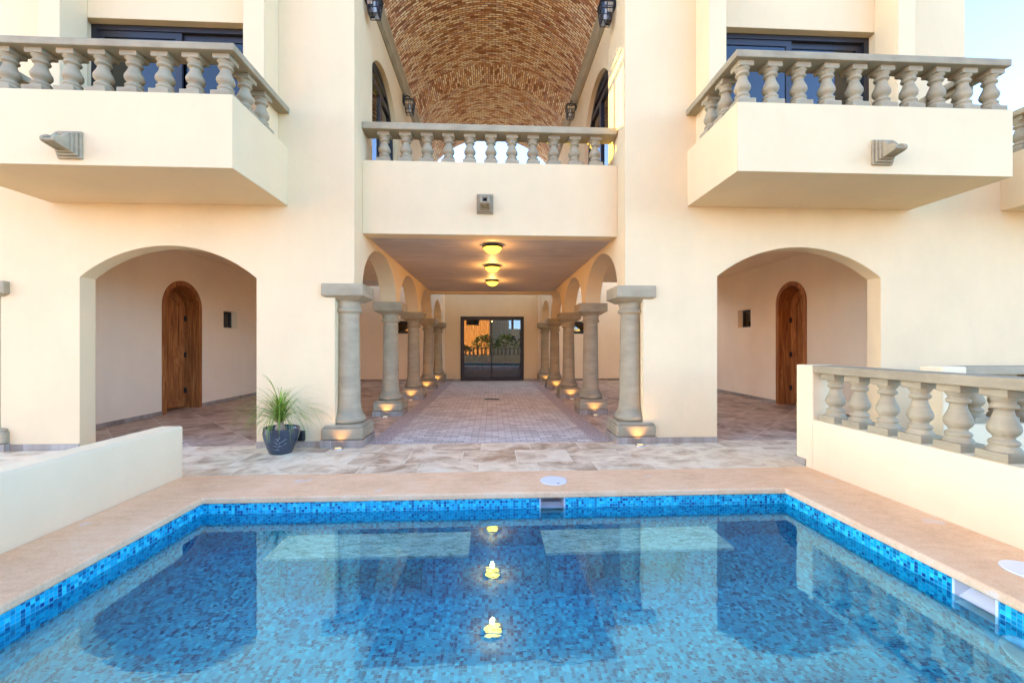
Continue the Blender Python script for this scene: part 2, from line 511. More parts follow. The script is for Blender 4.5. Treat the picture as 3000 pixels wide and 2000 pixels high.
SHAFT = [(.268,.165),(.274,.192),(.288,.206),(.315,.211),(.342,.203),(.352,.188),(.362,.186),(.374,.176),(.39,.167),(.43,.158),(.52,.145),
         (.9,.1385),(1.3,.1335),(1.62,.1275),(1.655,.1285),(1.663,.152),(1.68,.163),(1.698,.160),(1.71,.147),(1.72,.142),(1.765,.143),(1.785,.150),(1.802,.162)]
def column_proto():
    """shaft at the origin with its base block, rough tile footing and capital as children"""
    sh = MB().lathe(SHAFT, 32, cap=False).build('column', STONE)
    b = MB(); b.frustum(.25, .088, .25, .235); b.frustum(.25, .2351, .215, .27)
    o = b.build('base_block', STONE, bevel=.022, seg=3); o.parent = sh
    o = MB().box(-.258, .258, -.258, .258, 0, .0879).build('footing_tile', SKIRT); o.parent = sh
    c = MB(); c.frustum(.165, 1.80, .185, 1.815); c.frustum(.185, 1.8151, .245, 1.85); c.frustum(.252, 1.8502, .25, 2.0)
    o = c.build('capital', STONE, bevel=.008); o.parent = sh
    return sh

# ------------------------------------------------------------------ the villa
villa = thing('villa', (0, 5.18, 0), 'two storey cream plastered villa with brick barrel vault, stone columns and balconies behind the pool', 'villa')
YF = 5.18
YT = 5.38            # back of the facade slab
XP = 1.69            # inner face of the central bay
ROOF = 8.2
YV = 11.9            # far end of vault
YB = 14.4            # back wall of the passage

SIDE = {
 -1: dict(a0=-4.91, a1=-2.86, zs=2.06, rise=.385, w0=-4.87, w1=-2.80, wt=5.155, fo=(-5.05, -4.82), fi=(-2.833, -2.60),
          b0=-5.25, b1=-2.488, bz0=2.945, bz1=3.652, rz0=4.066, rz1=4.136, end=-7.2, dw=-5.87),
  1: dict(a0=2.89, a1=5.09, zs=2.13, rise=.385, w0=2.80, w1=5.02, wt=5.336, fo=(5.0, 5.228), fi=(2.61, 2.826),
          b0=2.50, b1=5.485, bz0=3.02, bz1=3.725, rz0=4.176, rz1=4.25, end=6.26, dw=6.05)}

for sg, S in SIDE.items():
    inner, outer = sg*XP, S['end']
    zu = 3.15
    low_end = sg*7.2
    arcp = seg_arc(S['a0'], S['a1'], S['zs'], S['rise'])
    # lower storey outline (left to right along x)
    xl, xr = (low_end, inner) if sg < 0 else (inner, low_end)
    A = [(xl, 0), (S['a0'], 0)] + arcp + [(S['a1'], 0), (xr, 0), (xr, zu), (S['w1'], zu), (S['w0'], zu), (xl, zu)]
    ne = sg*1.925
    if sg < 0: k = A.index((xr, 0)); A[k:k+1] = [(ne, 0), (ne, 2.0), (xr, 2.0)]
    else: k = A.index((xl, 0)); A[k:k+1] = [(xl, 2.0), (ne, 2.0), (ne, 0)]
    ul, ur = (outer if sg < 0 else inner), (inner if sg < 0 else outer)
    ul = max(ul, -6.26)
    if sg < 0: k = A.index((xl, 0)); A[k:k+1] = [(xl, 2.0), (-5.80, 2.0), (-5.80, 0)]
    polys = [A]
    if sg > 0: k = A.index((xr, zu)); A[k:k+1] = [(xr, 3.7), (ur, 3.7), (ur, zu)]
    else: A.append((ul, zu)); A[-1], A[-2] = A[-2], A[-1]
    polys.append([(ul, zu), (S['w0'], zu), (S['w0'], S['wt']), (S['w0'], ROOF), (ul, ROOF)])
    polys.append([(S['w0'], S['wt']), (S['w1'], S['wt']), (S['w1'], ROOF), (S['w0'], ROOF)])
    polys.append([(S['w1'], zu), (ur, zu)] + ([(ur, 3.7)] if sg > 0 else []) + [(ur, ROOF), (S['w1'], ROOF), (S['w1'], S['wt'])])
    MB().slab(polys, YF, YT, 'y').build('facade_wall', PLASTER, villa)
    # projecting fins either side of the balcony door
    for f in (S['fo'], S['fi']):
        MB().box(f[0], f[1], 4.86, YF-.002, S['bz1']-.45, ROOF-.3).build('facade_pilaster', PLASTER, villa)
    # pier returning into the central bay
    px0, px1 = sorted((sg*XP, sg*2.1))
    MB().box(px0, px1, YT, 5.94, 3.1505, ROOF).build('pier', PLASTER, villa)
    # ---- lower arcade wall
    ya = [5.50 + 2.2*i for i in range(4)]
    poly = [(YT+.001, 2.0)]
    for y in ya:
        poly += [(c[0], c[1]) for c in arc(y+.955, 2.0, .955, .655, 24)]
    poly += [(YB-.002, 2.0), (YB-.002, 3.15), (YT+.001, 3.15)]
    x0, x1 = sorted((sg*1.69, sg*1.965))
    MB().slab([poly], x0, x1, 'x').build('arcade_wall', PLASTER, villa)
    # ---- gallery: ceiling, door wall
    g0, g1 = sorted((sg*1.967, S['dw']+sg*.37))
    gz = 3.03
    MB().box(g0, g1, YT+.002, 11.65, gz, 3.148).build('gallery_ceiling', PLASTER_BRIGHTENED, villa)  # ceiling cut short, added roof opening lets sky light into the gallery
    d0, d1 = (7.66, 8.66) if sg < 0 else (7.67, 8.52)
    dt = 2.46 if sg < 0 else 2.53
    r = (d1-d0)/2
    wy0, wy1, wz0, wz1 = (9.36, 9.83, 1.63, 1.995) if sg < 0 else (9.40, 9.90, 1.67, 2.09)
    darc = arc((d0+d1)/2, dt-r, r, r, 20)
    A = [(YT+.002, 0), (d0, 0)] + darc + [(d1, 0), (wy0, 0), (wy0, wz0), (wy0, wz1), (wy0, gz-.002), (YT+.002, gz-.002)]
    B = [(wy0, 0), (wy1, 0), (wy1, wz0), (wy0, wz0)]
    C_ = [(wy0, wz1), (wy1, wz1), (wy1, gz-.002), (wy0, gz-.002)]
    D = [(wy1, 0), (YB, 0), (YB, gz-.002), (wy1, gz-.002), (wy1, wz1), (wy1, wz0)]
    dw = S['dw']
    MB().slab([A, B, C_, D], dw, dw+sg*.35, 'x').build('gallery_wall', PLASTER_BRIGHTENED, villa)
    MB().box(*sorted((dw, dw+sg*.35)), 11.66, YB, gz-.001, 3.9).build('patio_wall', PLASTER_BRIGHTENED, villa)
    # dark room behind the door wall
    q0, q1 = sorted((dw+sg*.354, dw+sg*2.6))
    rm = MB()
    rm.box(q0, q1, 6.6, 6.7, 0, 3.0); rm.box(q0, q1, 11.0, 11.1, 0, 3.0); rm.box(q0, q1, 6.6, 11.1, 3.0, 3.1)
    e0, e1 = sorted((dw+sg*2.6, dw+sg*2.7)); rm.box(e0, e1, 6.6, 11.1, 0, 3.1)
    rm.build('room_shell', PLASTER_IN, villa)
    # ---- arched wood door, slightly ajar
    fr = MB()
    oa = arc((d0+d1)/2, dt-r, r-.001, r-.001, 24); ia = arc((d0+d1)/2, dt-r, r-.085, r-.085, 24)
    ring = [(d0+.001, 0)] + oa + [(d1-.001, 0), (d1-.085, 0)] + list(reversed(ia)) + [(d0+.085, 0)]
    fr.slab([ring], dw-sg*.018, dw+sg*.34, 'x')
    door = fr.build('arched_door', WOOD, villa)
    # leaf: local frame, hinge at origin, runs along -y
    lw = (d1-d0) - .18; lr = lw/2; lh = dt-.13
    lf = MB()
    out = [(-lw, .03)] + arc(-lw/2, lh-lr, lr, lr, 24) + [(-.012, .03)]
    lf.slab([out], -.022, .022, 'x')
    def ringp(ins, z0, z1, top):
        if top:
            o_ = [(-lw+ins, z0)] + arc(-lw/2, lh-lr, lr-ins, lr-ins, 20) + [(-ins, z0)]
            i_ = [(-lw+ins+.025, z0+.025)] + arc(-lw/2, lh-lr, lr-ins-.025, lr-ins-.025, 20) + [(-ins-.025, z0+.025)]
        else:
            o_ = [(-lw+ins, z0), (-lw+ins, z1), (-ins, z1), (-ins, z0)]
            i_ = [(-lw+ins+.025, z0+.025), (-lw+ins+.025, z1-.025), (-ins-.025, z1-.025), (-ins-.025, z0+.025)]
        return o_, i_
    for (ins, z0, z1, top) in ((.13, 1.0, 0, True), (.13, .16, .86, False)):
        o_, i_ = ringp(ins, z0, z1, top)
        n = len(o_)
        for k in range(n):
            j = (k+1) % n
            lf.prism([o_[k], o_[j], i_[j], i_[k]], -sg*.022, -sg*.044, 'x')
    leaf = lf.build('door_leaf', WOOD)
    hinge = Vector((dw+sg*.265, d1-.09, 0))
    leaf.matrix_world = Matrix.Translation(hinge) @ Matrix.Rotation(sg*radians(9), 4, 'Z')
    mw = leaf.matrix_basis.copy(); leaf.parent = door; leaf.matrix_parent_inverse = Matrix.Translation(-wloc(door)); leaf.matrix_basis = mw
    for z in (.30, 1.0, 1.72): MB().box(-.016, .016, -.03, .03, z, z+.10).build('door_hinge', IRON, door, loc=(dw+sg*.235, d1-.095, 0))
    ho = MB().tube([(-sg*.03, -lw+.05, 1.0), (-sg*.085, -lw+.05, 1.02), (-sg*.085, -lw+.05, 1.20), (-sg*.03, -lw+.05, 1.22)], .011, 8)
    ho.box(*sorted((-sg*.022, -sg*.032)), -lw+.025, -lw+.075, .96, 1.26)
    ho = ho.build('door_handle', IRON); ho.parent = leaf
    # ---- little square window
    def ring_box(mb, a0, a1, z0, z1, w, t0, t1, axis):
        mb.slab([[(a0, z0), (a1, z0), (a1-w, z0+w), (a0+w, z0+w)], [(a1, z0), (a1, z1), (a1-w, z1-w), (a1-w, z0+w)],
                 [(a1, z1), (a0, z1), (a0+w, z1-w), (a1-w, z1-w)], [(a0, z1), (a0, z0), (a0+w, z0+w), (a0+w, z1-w)]], t0, t1, axis)
        return mb
    wf = MB(); ring_box(wf, wy0+.002, wy1-.002, wz0+.002, wz1-.002, .05, dw+sg*.12, dw+sg*.17, 'x')
    wf.box(*sorted((dw+sg*.125, dw+sg*.165)), (wy0+wy1)/2-.022, (wy0+wy1)/2+.022, wz0+.05, wz1-.05) if sg < 0 else None
    win = wf.build('small_window', FRAME, villa)
    MB().box(*sorted((dw+sg*.142, dw+sg*.148)), wy0+.05, wy1-.05, wz0+.05, wz1-.05).build('pane', GLASS, win)
    # ---- back wall of the gallery with its own small window
    bx0, bx1 = sorted((sg*1.62, dw))
    wx0, wx1 = sorted((sg*2.78, sg*3.32)); a0, a1 = 1.64, 2.07
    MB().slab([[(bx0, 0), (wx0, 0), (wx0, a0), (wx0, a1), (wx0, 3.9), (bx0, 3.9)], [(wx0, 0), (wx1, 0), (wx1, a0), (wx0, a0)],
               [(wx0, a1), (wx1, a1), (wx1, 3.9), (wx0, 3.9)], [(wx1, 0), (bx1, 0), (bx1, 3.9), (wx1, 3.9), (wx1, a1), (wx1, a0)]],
              YB, YB+.25, 'y').build('gallery_back_wall', PLASTER_BRIGHTENED, villa)
    wf = MB(); ring_box(wf, wx0+.002, wx1-.002, a0+.002, a1-.002, .085, YB+.02, YB+.09, 'y')
    win = wf.build('small_window', FRAME, villa)
    MB().box(wx0+.06, wx1-.06, YB+.05, YB+.056, a0+.06, a1-.06).build('pane', GLASS, win)
    rm = MB(); x0, x1 = sorted((sg*2.3, sg*4.0))
    rm.box(x0, x1, YB+1.2, YB+1.3, 0, 2.8); rm.box(x0, x0+.1, YB+.252, YB+1.2, 0, 2.8); rm.box(x1-.1, x1, YB+.252, YB+1.2, 0, 2.8); rm.box(x0, x1, YB+.252, YB+1.3, 2.8, 2.9)
    rm.build('room_shell', PLASTER_IN, villa)
    # ---- upper gallery side wall with tall arched opening
    h0, h1, hz = 5.96, 7.78, 4.80
    rr = (h1-h0)/2
    poly = [(5.941, 3.152), (h0, 3.152)] + arc((h0+h1)/2, hz, rr, rr, 28) + [(h1, 3.152), (YV, 3.152), (YV, ROOF), (5.941, ROOF)]
    x0, x1 = sorted((sg*1.75, sg*1.98))
    MB().slab([poly], x0, x1, 'x').build('vault_side_wall', PLASTER, villa)
    af = MB()
    xa, xb = sg*1.83, sg*1.91
    oa = arc((h0+h1)/2, hz, rr-.001, rr-.001, 28); ia = arc((h0+h1)/2, hz, rr-.07, rr-.07, 28)
    ring = [(h0+.001, 3.155)] + oa + [(h1-.001, 3.155), (h1-.07, 3.155)] + list(reversed(ia)) + [(h0+.07, 3.155)]
    af.slab([ring], xa, xb, 'x')
    lo, hi = sorted((sg*1.835, sg*1.90))
    for z0, z1 in ((5.33, 5.425), (5.52, 5.60), (3.156, 3.26)):
        hw = (sqrt(max(.01, rr**2-(max(z1, hz)-hz)**2))-.05) if z1 > hz else rr-.07
        af.box(lo, hi, (h0+h1)/2-hw, (h0+h1)/2+hw, z0, z1)
    af.box(lo-.002, hi-.002, (h0+h1)/2+.02, (h0+h1)/2+.11, 3.262, 5.328)
    aw = af.build('arched_window', FRAME, villa)
    pa = [(h0+.05, 3.2)] + arc((h0+h1)/2, hz, rr-.05, rr-.05, 28) + [(h1-.05, 3.2)]
    MB().slab([pa], sg*1.865, sg*1.871, 'x').build('pane', GLASS, aw)
    # ---- cornice below the vault
    cp = [(0, 6.16), (.022, 6.16), (.022, 6.19), (.036, 6.195), (.036, 6.222), (.05, 6.228), (.058, 6.25), (.072, 6.28), (.088, 6.305), (.108, 6.325),
          (.108, 6.385), (0, 6.385)]
    cp = [(sg*(1.7502-q[0]), q[1]) for q in cp]
    cm = MB().prism(cp, 5.942, YV-.001, 'y'); cm.build('cornice', STONE, villa)
    # ---- upper room
    r0, r1 = sorted((sg*1.982, sg*6.06))
    sh = MB()
    sh.box(r0, r1, 11.5, YV if sg > 0 else 13.6, 3.152, ROOF); sh.box(r0, r1, YT+.002, 11.498, 6.5, 6.6)  # left back block made deeper, unseen, to keep sun off the vault end
    sh.build('upper_room_shell', PLASTER_IN, villa)
    MB().box(r0, r1, YT+.002, 11.498, 3.15, 3.17).build('upper_floor', TILE_GALLERY, villa)
    x0, x1 = sorted((sg*6.062, sg*6.26))
    if sg < 0:
        p, q, s0, s1 = 8.08, 8.80, 4.9, 6.49  # unseen opening added and sized to steer the sun onto the right pier
        MB().slab([[(YT, 3.15), (p, 3.15), (p, s0), (p, s1), (p, ROOF), (YT, ROOF)], [(p, 3.15), (q, 3.15), (q, s0), (p, s0)],
                   [(p, s1), (q, s1), (q, ROOF), (p, ROOF)], [(q, 3.15), (YV, 3.15), (YV, ROOF), (q, ROOF), (q, s1), (q, s0)]], x0, x1, 'x').build('outer_wall', PLASTER, villa)
    else:
        MB().box(x0, x1, YT, YV, 3.15, ROOF).build('outer_wall', PLASTER, villa)
    MB().box(*sorted((sg*1.70, sg*6.5)), 5.1, YV+.2, ROOF+.002, ROOF+.2).build('roof', PLASTER, villa)
    # ---- sliding balcony window
    w0, w1, wt = S['w0'], S['w1'], S['wt']
    yw = 5.275
    wf = MB(); ring_box(wf, w0+.002, w1-.002, 3.16, wt-.003, .065, yw, yw+.09, 'y')
    mid = (w0+w1)/2 + (-.03 if sg < 0 else .0)
    win = wf.build('sliding_window', FRAME, villa)
    ch = 5.0 if sg < 0 else 5.12
    for (s0, s1, yy) in ((w0+.067, mid+.05, yw+.012), (mid-.05, w1-.067, yw+.046)):
        sf = MB(); ring_box(sf, s0, s1, 3.23, wt-.07, .075, yy, yy+.03, 'y')
        so = sf.build('sash', FRAME, win)
        MB().box(s0+.075, s1-.075, yy+.012, yy+.017, 3.305, wt-.145).build('pane', GLASS, win)
    # ---- balcony
    b0, b1, z0, z1 = S['b0'], S['b1'], S['bz0'], S['bz1']
    yb = 4.10; tk = .20
    bm = MB()
    zf = 3.15
    O = [(b0, yb), (b1, yb), (b1, YF-.001), (b0, YF-.001)]
    I = [(b0+tk, yb+tk), (b1-tk, yb+tk), (b1-tk, YF-.001), (b0+tk, YF-.001)]
    vs = [(*p, z0) for p in O] + [(*p, z1) for p in O] + [(*p, z1) for p in I] + [(*p, zf) for p in I]
    fs = [(3, 2, 1, 0), (0, 1, 5, 4), (1, 2, 6, 5), (3, 0, 4, 7), (4, 5, 9, 8), (5, 6, 10, 9), (7, 4, 8, 11),
          (8, 9, 13, 12), (9, 10, 14, 13), (11, 8, 12, 15), (12, 13, 14, 15)]
    bm.add(vs, fs)
    bal = bm.build('balcony', [PLASTER, UNDERSIDE], villa); bal.data.polygons[0].material_index = 1
    # handrail, U in plan
    rw = .235; oy = yb-.02
    o0, o1 = b0-.02, b1+.02
    if sg > 0: o1 = 5.455
    else: o0 = b0+.03
    U = [[(o0, oy), (o1, oy), (o1-rw, oy+rw), (o0+rw, oy+rw)], [(o1, oy), (o1, YF-.002), (o1-rw, YF-.002), (o1-rw, oy+rw)],
         [(o0, YF-.002), (o0, oy), (o0+rw, oy+rw), (o0+rw, YF-.002)]]
    MB().slab(U, S['rz0'], S['rz1'], 'z').build('handrail', STONE, bal, bevel=.008)
    yc = yb+.105
    xs = [-2.615-.287*i for i in range(9)] if sg < 0 else [2.615+.3045*i for i in range(10)]
    for x in xs: baluster(x, yc, z1, S['rz0'], bal)
    for x in ((-2.60, b0+.13) if sg < 0 else (2.605, xs[-1])):
        for y in (yc+.29, yc+.60): baluster(x, y, z1, S['rz0'], bal)
    # carved water spout on the parapet
    def spout(x, y, z, k):
        s_ = MB()
        s_.box(-.125*k, .125*k, -.026, 0, -.15*k, .15*k); s_.box(-.108*k, .108*k, -.052, -.0281, -.128*k, .132*k); s_.box(-.088*k, .088*k, -.078, -.0521, -.105*k, .112*k)
        pr = [(-.078, -.095*k), (-.078, .100*k), (-.10, .088*k), (-.125, .05*k), (-.145, .028*k), (-.175, .022*k), (-.205, .0), (-.222, -.022*k), (-.222, -.058*k), (-.20, -.07*k)]
        s_.prism(pr, -.072*k, -.035*k, 'x'); s_.prism(pr, .035*k, .072*k, 'x')
        fl = [(-.078, -.083*k), (-.078, .0), (-.220, -.035*k), (-.220, -.057*k), (-.20, -.069*k)]
        s_.prism(fl, -.0349*k, .0349*k, 'x')
        s_.box(-.0349*k, .0349*k, -.10, -.0782, .06*k, .10*k)
        so = s_.build('water_spout', STONE, None, loc=(x, y, z), bevel=.006)
        MB().lathe([(0, .028*k), (.02, .028*k)], 14, M=Matrix.Translation((0, -.078, .03*k)) @ Matrix.Rotation(radians(90), 4, 'X')).build('drain_hole', DARK).parent = so
        return so
    so = spout(-3.96 if sg < 0 else 4.03, yb-.0005, 3.125 if sg < 0 else 3.235, .86)
    attach(so, bal)

# central bay -------------------------------------------------------------
zb0, zb1 = 2.705, 3.665
cb = MB()
cb.box(-1.688, 1.688, 5.50, 5.72, zb0, zb1)
cbal = cb.build('balcony', PLASTER, villa)
MB().box(-1.689, 1.672, 5.455, 5.74, 4.06, 4.15).build('handrail', STONE, cbal, bevel=.01)
for i in range(11):
    baluster(-1.43 + .2835*i, 5.60, zb1, 4.06, cbal)
so = spout(-.09, 5.4995, 3.11, .87); attach(so, cbal)
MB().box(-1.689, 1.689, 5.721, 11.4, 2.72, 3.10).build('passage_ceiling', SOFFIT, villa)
MB().box(-1.689, 1.689, 11.401, 11.65, 2.66, 3.10).build('ceiling_beam', PLASTER, villa)
MB().box(-1.689, 1.689, 5.721, 11.65, 3.1002, 3.15).build('upper_terrace_floor', TILE, villa)
# back wall with the sliding door
dx0, dx1, dt = -1.085, 1.115, 2.235
MB().slab([[(-1.618, 0), (dx0, 0), (dx0, dt), (dx0, 3.9), (-1.618, 3.9)], [(dx0, dt), (dx1, dt), (dx1, 3.9), (dx0, 3.9)],
           [(dx1, 0), (1.618, 0), (1.618, 3.9), (dx1, 3.9), (dx1, dt)]], YB, YB+.25, 'y').build('passage_back_wall', PLASTER, villa)
sd = MB(); ring_box(sd, dx0+.002, dx1-.002, .006, dt-.002, .075, YB-.02, YB+.09, 'y')
sdo = sd.build('sliding_door', FRAME, villa)
for (s0, s1, yy) in ((dx0+.077, .04, YB+.05), (-.04, dx1-.077, YB+.01)):
    sf = MB(); ring_box(sf, s0, s1, .085, dt-.08, .045, yy, yy+.03, 'y'); sf.build('sash', FRAME, sdo)
    MB().box(s0+.045, s1-.045, yy+.012, yy+.018, .13, dt-.125).build('pane', GLASS_DOOR, sdo)
MB().box(dx1-.115, dx1-.09, YB-.03, YB+.008, 1.0, 1.17).build('door_handle', IRON, sdo)
cu = MB(); vs = []; fs = []
for i in range(81):
    x = dx0+.1 + (dx1-dx0-.2)*i/80
    y = YB+.45+.045*sin(i*1.9)+.02*sin(i*.7)
    vs += [(x, y, .05), (x, y, 2.3)]
for i in range(80): fs.append((2*i, 2*i+2, 2*i+3, 2*i+1))
cu.add(vs, fs, True); cu.build('curtain', CURTAIN, sdo)
rb = MB(); rb.box(-1.6, 1.6, YB+3, YB+3.1, 0, 3); rb.box(-1.7, -1.6, YB+.26, YB+3, 0, 3); rb.box(1.6, 1.7, YB+.26, YB+3, 0, 3); rb.box(-1.7, 1.7, YB+.26, YB+3.1, 3, 3.1)
rb.build('room_shell', PLASTER_IN, villa)

# the brick vault ----------------------------------------------------------
prof = seg_arc(-1.645, 1.645, 6.375, .80, 40)
L = [0.0]
for k in range(40): L.append(L[-1] + math.dist(prof[k], prof[k+1]))
vm = MB(); vs = []; fs = []; uvs = []
bands = [(5.3, 8.75, 0), (8.75, 9.4, 1), (9.4, YV, 0)]
for (y0, y1, sw) in bands:
    b = len(vs)
    for k in range(41):
        vs += [(prof[k][0], y0, prof[k][1]), (prof[k][0], y1, prof[k][1])]
    for k in range(40):
        i = b+2*k
        fs.append((i, i+1, i+3, i+2))
        q = [(L[k], y0), (L[k], y1), (L[k+1], y1), (L[k+1], y0)]
        uvs.append([(c[1], c[0]) for c in q] if sw else q)
vm.add(vs, fs, False, uv=uvs)
for k in range(0): pass
# thickness: far and near end rings plus extrados
ext = seg_arc(-1.75, 1.75, 6.60, .84, 40)
for y in (5.3, YV):
    vs = []; fs = []; uvs = []
    for k in range(41): vs += [(prof[k][0], y, prof[k][1]), (ext[k][0], y, ext[k][1])]
    for k in range(40):
        i = 2*k; fs.append((i, i+2, i+3, i+1)); uvs.append([(0, L[k]), (0, L[k+1]), (.2, L[k+1]), (.2, L[k])])
    vm.add(vs, fs, False, uv=uvs)
vs = []; fs = []; uvs = []
for k in range(41): vs += [(ext[k][0], 5.3, ext[k][1]), (ext[k][0], YV, ext[k][1])]
for k in range(40):
    i = 2*k; fs.append((i, i+2, i+3, i+1)); uvs.append([(L[k], 0), (L[k+1], 0), (L[k+1], 6.6), (L[k], 6.6)])
vm.add(vs, fs, False, uv=uvs)
vm.build('brick_vault', VAULT, villa)
face = seg_arc(-1.645, 1.645, 6.375, .80, 40)
MB().slab([[(-1.689, 6.375)] + face + [(1.689, 6.375), (1.689, ROOF), (-1.689, ROOF)]], YF+.001, 5.298, 'y').build('vault_front_wall', PLASTER, villa)

# skirting tiles along the foot of the facade -------------------------------
def skirt(x0, x1, y0, y1, h=.072):
    MB().box(x0, x1, y0, y1, .003, h).build('skirting', SKIRT, villa)
for a, b in ((-5.80, -4.91), (-2.86, -2.09), (2.09, 2.89), (5.09, 7.2)):
    skirt(a, b, YF-.012, YF-.0005)
for sg, S in SIDE.items():
    x0, x1 = sorted((S['dw']-sg*.011, S['dw']-sg*.0005))
    d0, d1 = (7.66, 8.66) if sg < 0 else (7.67, 8.52)
    skirt(x0, x1, YT, d0-.001); skirt(x0, x1, d1+.001, YB-.013)
    x0, x1 = sorted((1.12 if sg > 0 else -1.09, S['dw']))
    skirt(x0, x1, YB-.012, YB-.0005)

# columns --------------------------------------------------------------------
CY = [5.39 + 2.2*i for i in range(5)]
col0 = column_proto()
first = True
for sg in (-1, 1):
    for y in CY:
        if first:
            col0.location = (sg*1.828, y, 0); attach(col0, villa); c = col0; first = False
        else:
            c = dup(col0, (sg*1.828, y, 0), villa)

# ------------------------------------------------------------------ neighbouring villas
nv = thing('neighbouring_villa', (9.6, 5.18, 0), 'neighbouring cream villa at the right edge, with a balcony cut off by the frame', 'villa')
MB().box(7.2005, 14, YF, YF+.2, 0, 3.7).build('facade_wall', PLASTER, nv)
MB().box(6.5, 14.0, YF+.2, YB, 3.0, 3.15).build('roof_terrace', PLASTER, nv)
b0, b1, z0, z1 = 6.76, 9.75, 3.03, 3.74
bm = MB()
O = [(b0, 4.1), (b1, 4.1), (b1, YF-.001), (b0, YF-.001)]; I = [(b0+.2, 4.3), (b1-.2, 4.3), (b1-.2, YF-.001), (b0+.2, YF-.001)]
vs = [(*p, z0) for p in O] + [(*p, z1) for p in O] + [(*p, z1) for p in I] + [(*p, 3.15) for p in I]
bm.add(vs, [(3, 2, 1, 0), (0, 1, 5, 4), (1, 2, 6, 5), (3, 0, 4, 7), (4, 5, 9, 8), (5, 6, 10, 9), (7, 4, 8, 11), (8, 9, 13, 12), (9, 10, 14, 13), (11, 8, 12, 15), (12, 13, 14, 15)])
nb = bm.build('balcony', [PLASTER, UNDERSIDE], nv); nb.data.polygons[0].material_index = 1
U = [[(b0-.02, 4.08), (b1, 4.08), (b1-.235, 4.315), (b0+.215, 4.315)], [(b0-.02, YF), (b0-.02, 4.08), (b0+.215, 4.315), (b0+.215, YF)]]
MB().slab(U, 4.20, 4.275, 'z').build('handrail', STONE, nb, bevel=.008)
for y in (4.22, 4.52, 4.82, 5.06): baluster(b0+.11, y, z1, 4.20, nb)
for i in range(1, 4): baluster(b0+.11+.3*i, 4.205, z1, 4.20, nb)

lv = thing('neighbouring_villa', (-9.0, 5.18, 0), 'neighbouring cream villa at the left edge showing only the side of one stone column', 'villa')
MB().box(-16.0, -7.2005, YF, YF+.2, 0, 3.15).build('facade_wall', PLASTER, lv)
dup(col0, (-5.95, 5.37, 0), lv)
MB().box(-7.2, -6.12, YF, YT, 0, 1.998).build('facade_pier', PLASTER, lv)
MB().box(-16.0, -6.5, YF+.2, YB, 3.0, 3.15).build('roof_terrace', PLASTER, lv)
MB().box(-40.0, -11.0, YF, 7.3, 3.16, 8.6).build('upper_sun_block', PLASTER, lv)  # unseen block added to keep the low sun off pool and facade
MB().box(-20.0, -11.0, 13.9, 30.0, 3.16, 8.5).build('rear_sun_block', PLASTER, lv)  # unseen mass added to stop stray sun reaching the back patio
MB().box(-40.0, -16.001, YF, 17.0, 0, 3.15).build('lower_wing', PLASTER, lv)

# ------------------------------------------------------------------ ground, terrace, pool
PX0, PX1, PY0, PY1 = -2.375, 2.58, .20, 3.51      # basin
CX0, CX1, CY0, CY1 = -2.93, 3.235, -.45, 4.09     # outer edge of coping
def ring_sheet(name, o, i, z, mat):
    (x0, x1, y0, y1), (a0, a1, b0, b1) = o, i
    vs = [(x0,y0,z),(x1,y0,z),(x1,y1,z),(x0,y1,z),(a0,b0,z),(a1,b0,z),(a1,b1,z),(a0,b1,z)]
    m = MB().add(vs, [(0,1,5,4),(1,2,6,5),(2,3,7,6),(3,0,4,7)])
    return tag(m.build(name, mat), kind='structure')
ring_sheet('ground', (-900, 900, -900, 900), (CX0+.2, CX1-.2, CY0+.2, CY1-.2), -.02, EARTH)
tr = MB()
def sheet(m, x0, x1, y0, y1, z): m.add([(x0,y0,z),(x1,y0,z),(x1,y1,z),(x0,y1,z)], [(0,1,2,3)])
sheet(tr, -18, CX0, -4, 5.28, 0); sheet(tr, CX1, 18, -4, 5.28, 0); sheet(tr, CX0, CX1, CY1, 5.28, 0); sheet(tr, CX0, CX1, -4, CY0, 0)
tag(tr.build('terrace', TILE), kind='structure')
gt = MB(); sheet(gt, -9, -1.565, 5.28, 16, 0); sheet(gt, 1.565, 9, 5.28, 16, 0)
tag(gt.build('gallery_floor', TILE_GALLERY), kind='structure')
pv = MB(); sheet(pv, -1.32, 1.32, 5.28, 16, 0)
tag(pv.build('paved_path', PAVER), kind='structure')
gv = MB(); sheet(gv, -1.565, -1.32, 5.28, 16, 0.002); sheet(gv, 1.32, 1.565, 5.28, 16, 0.002)
tag(gv.build('gravel_strip', GRAVEL), kind='structure')

# coping ring with rounded nose
ov = .022
i0, i1, j0, j1 = PX0+ov, PX1-ov, PY0+ov, PY1-ov
cpm = MB().slab([[(CX0, CY0), (CX1, CY0), (i1, j0), (i0, j0)], [(CX1, CY0), (CX1, CY1), (i1, j1), (i1, j0)],
                 [(CX1, CY1), (CX0, CY1), (i0, j1), (i1, j1)], [(CX0, CY1), (CX0, CY0), (i0, j0), (i0, j1)]], -.05, .004, 'z')
cpo = cpm.build('pool_coping', COPING, bevel=.016, seg=4)
tag(cpo, kind='structure')

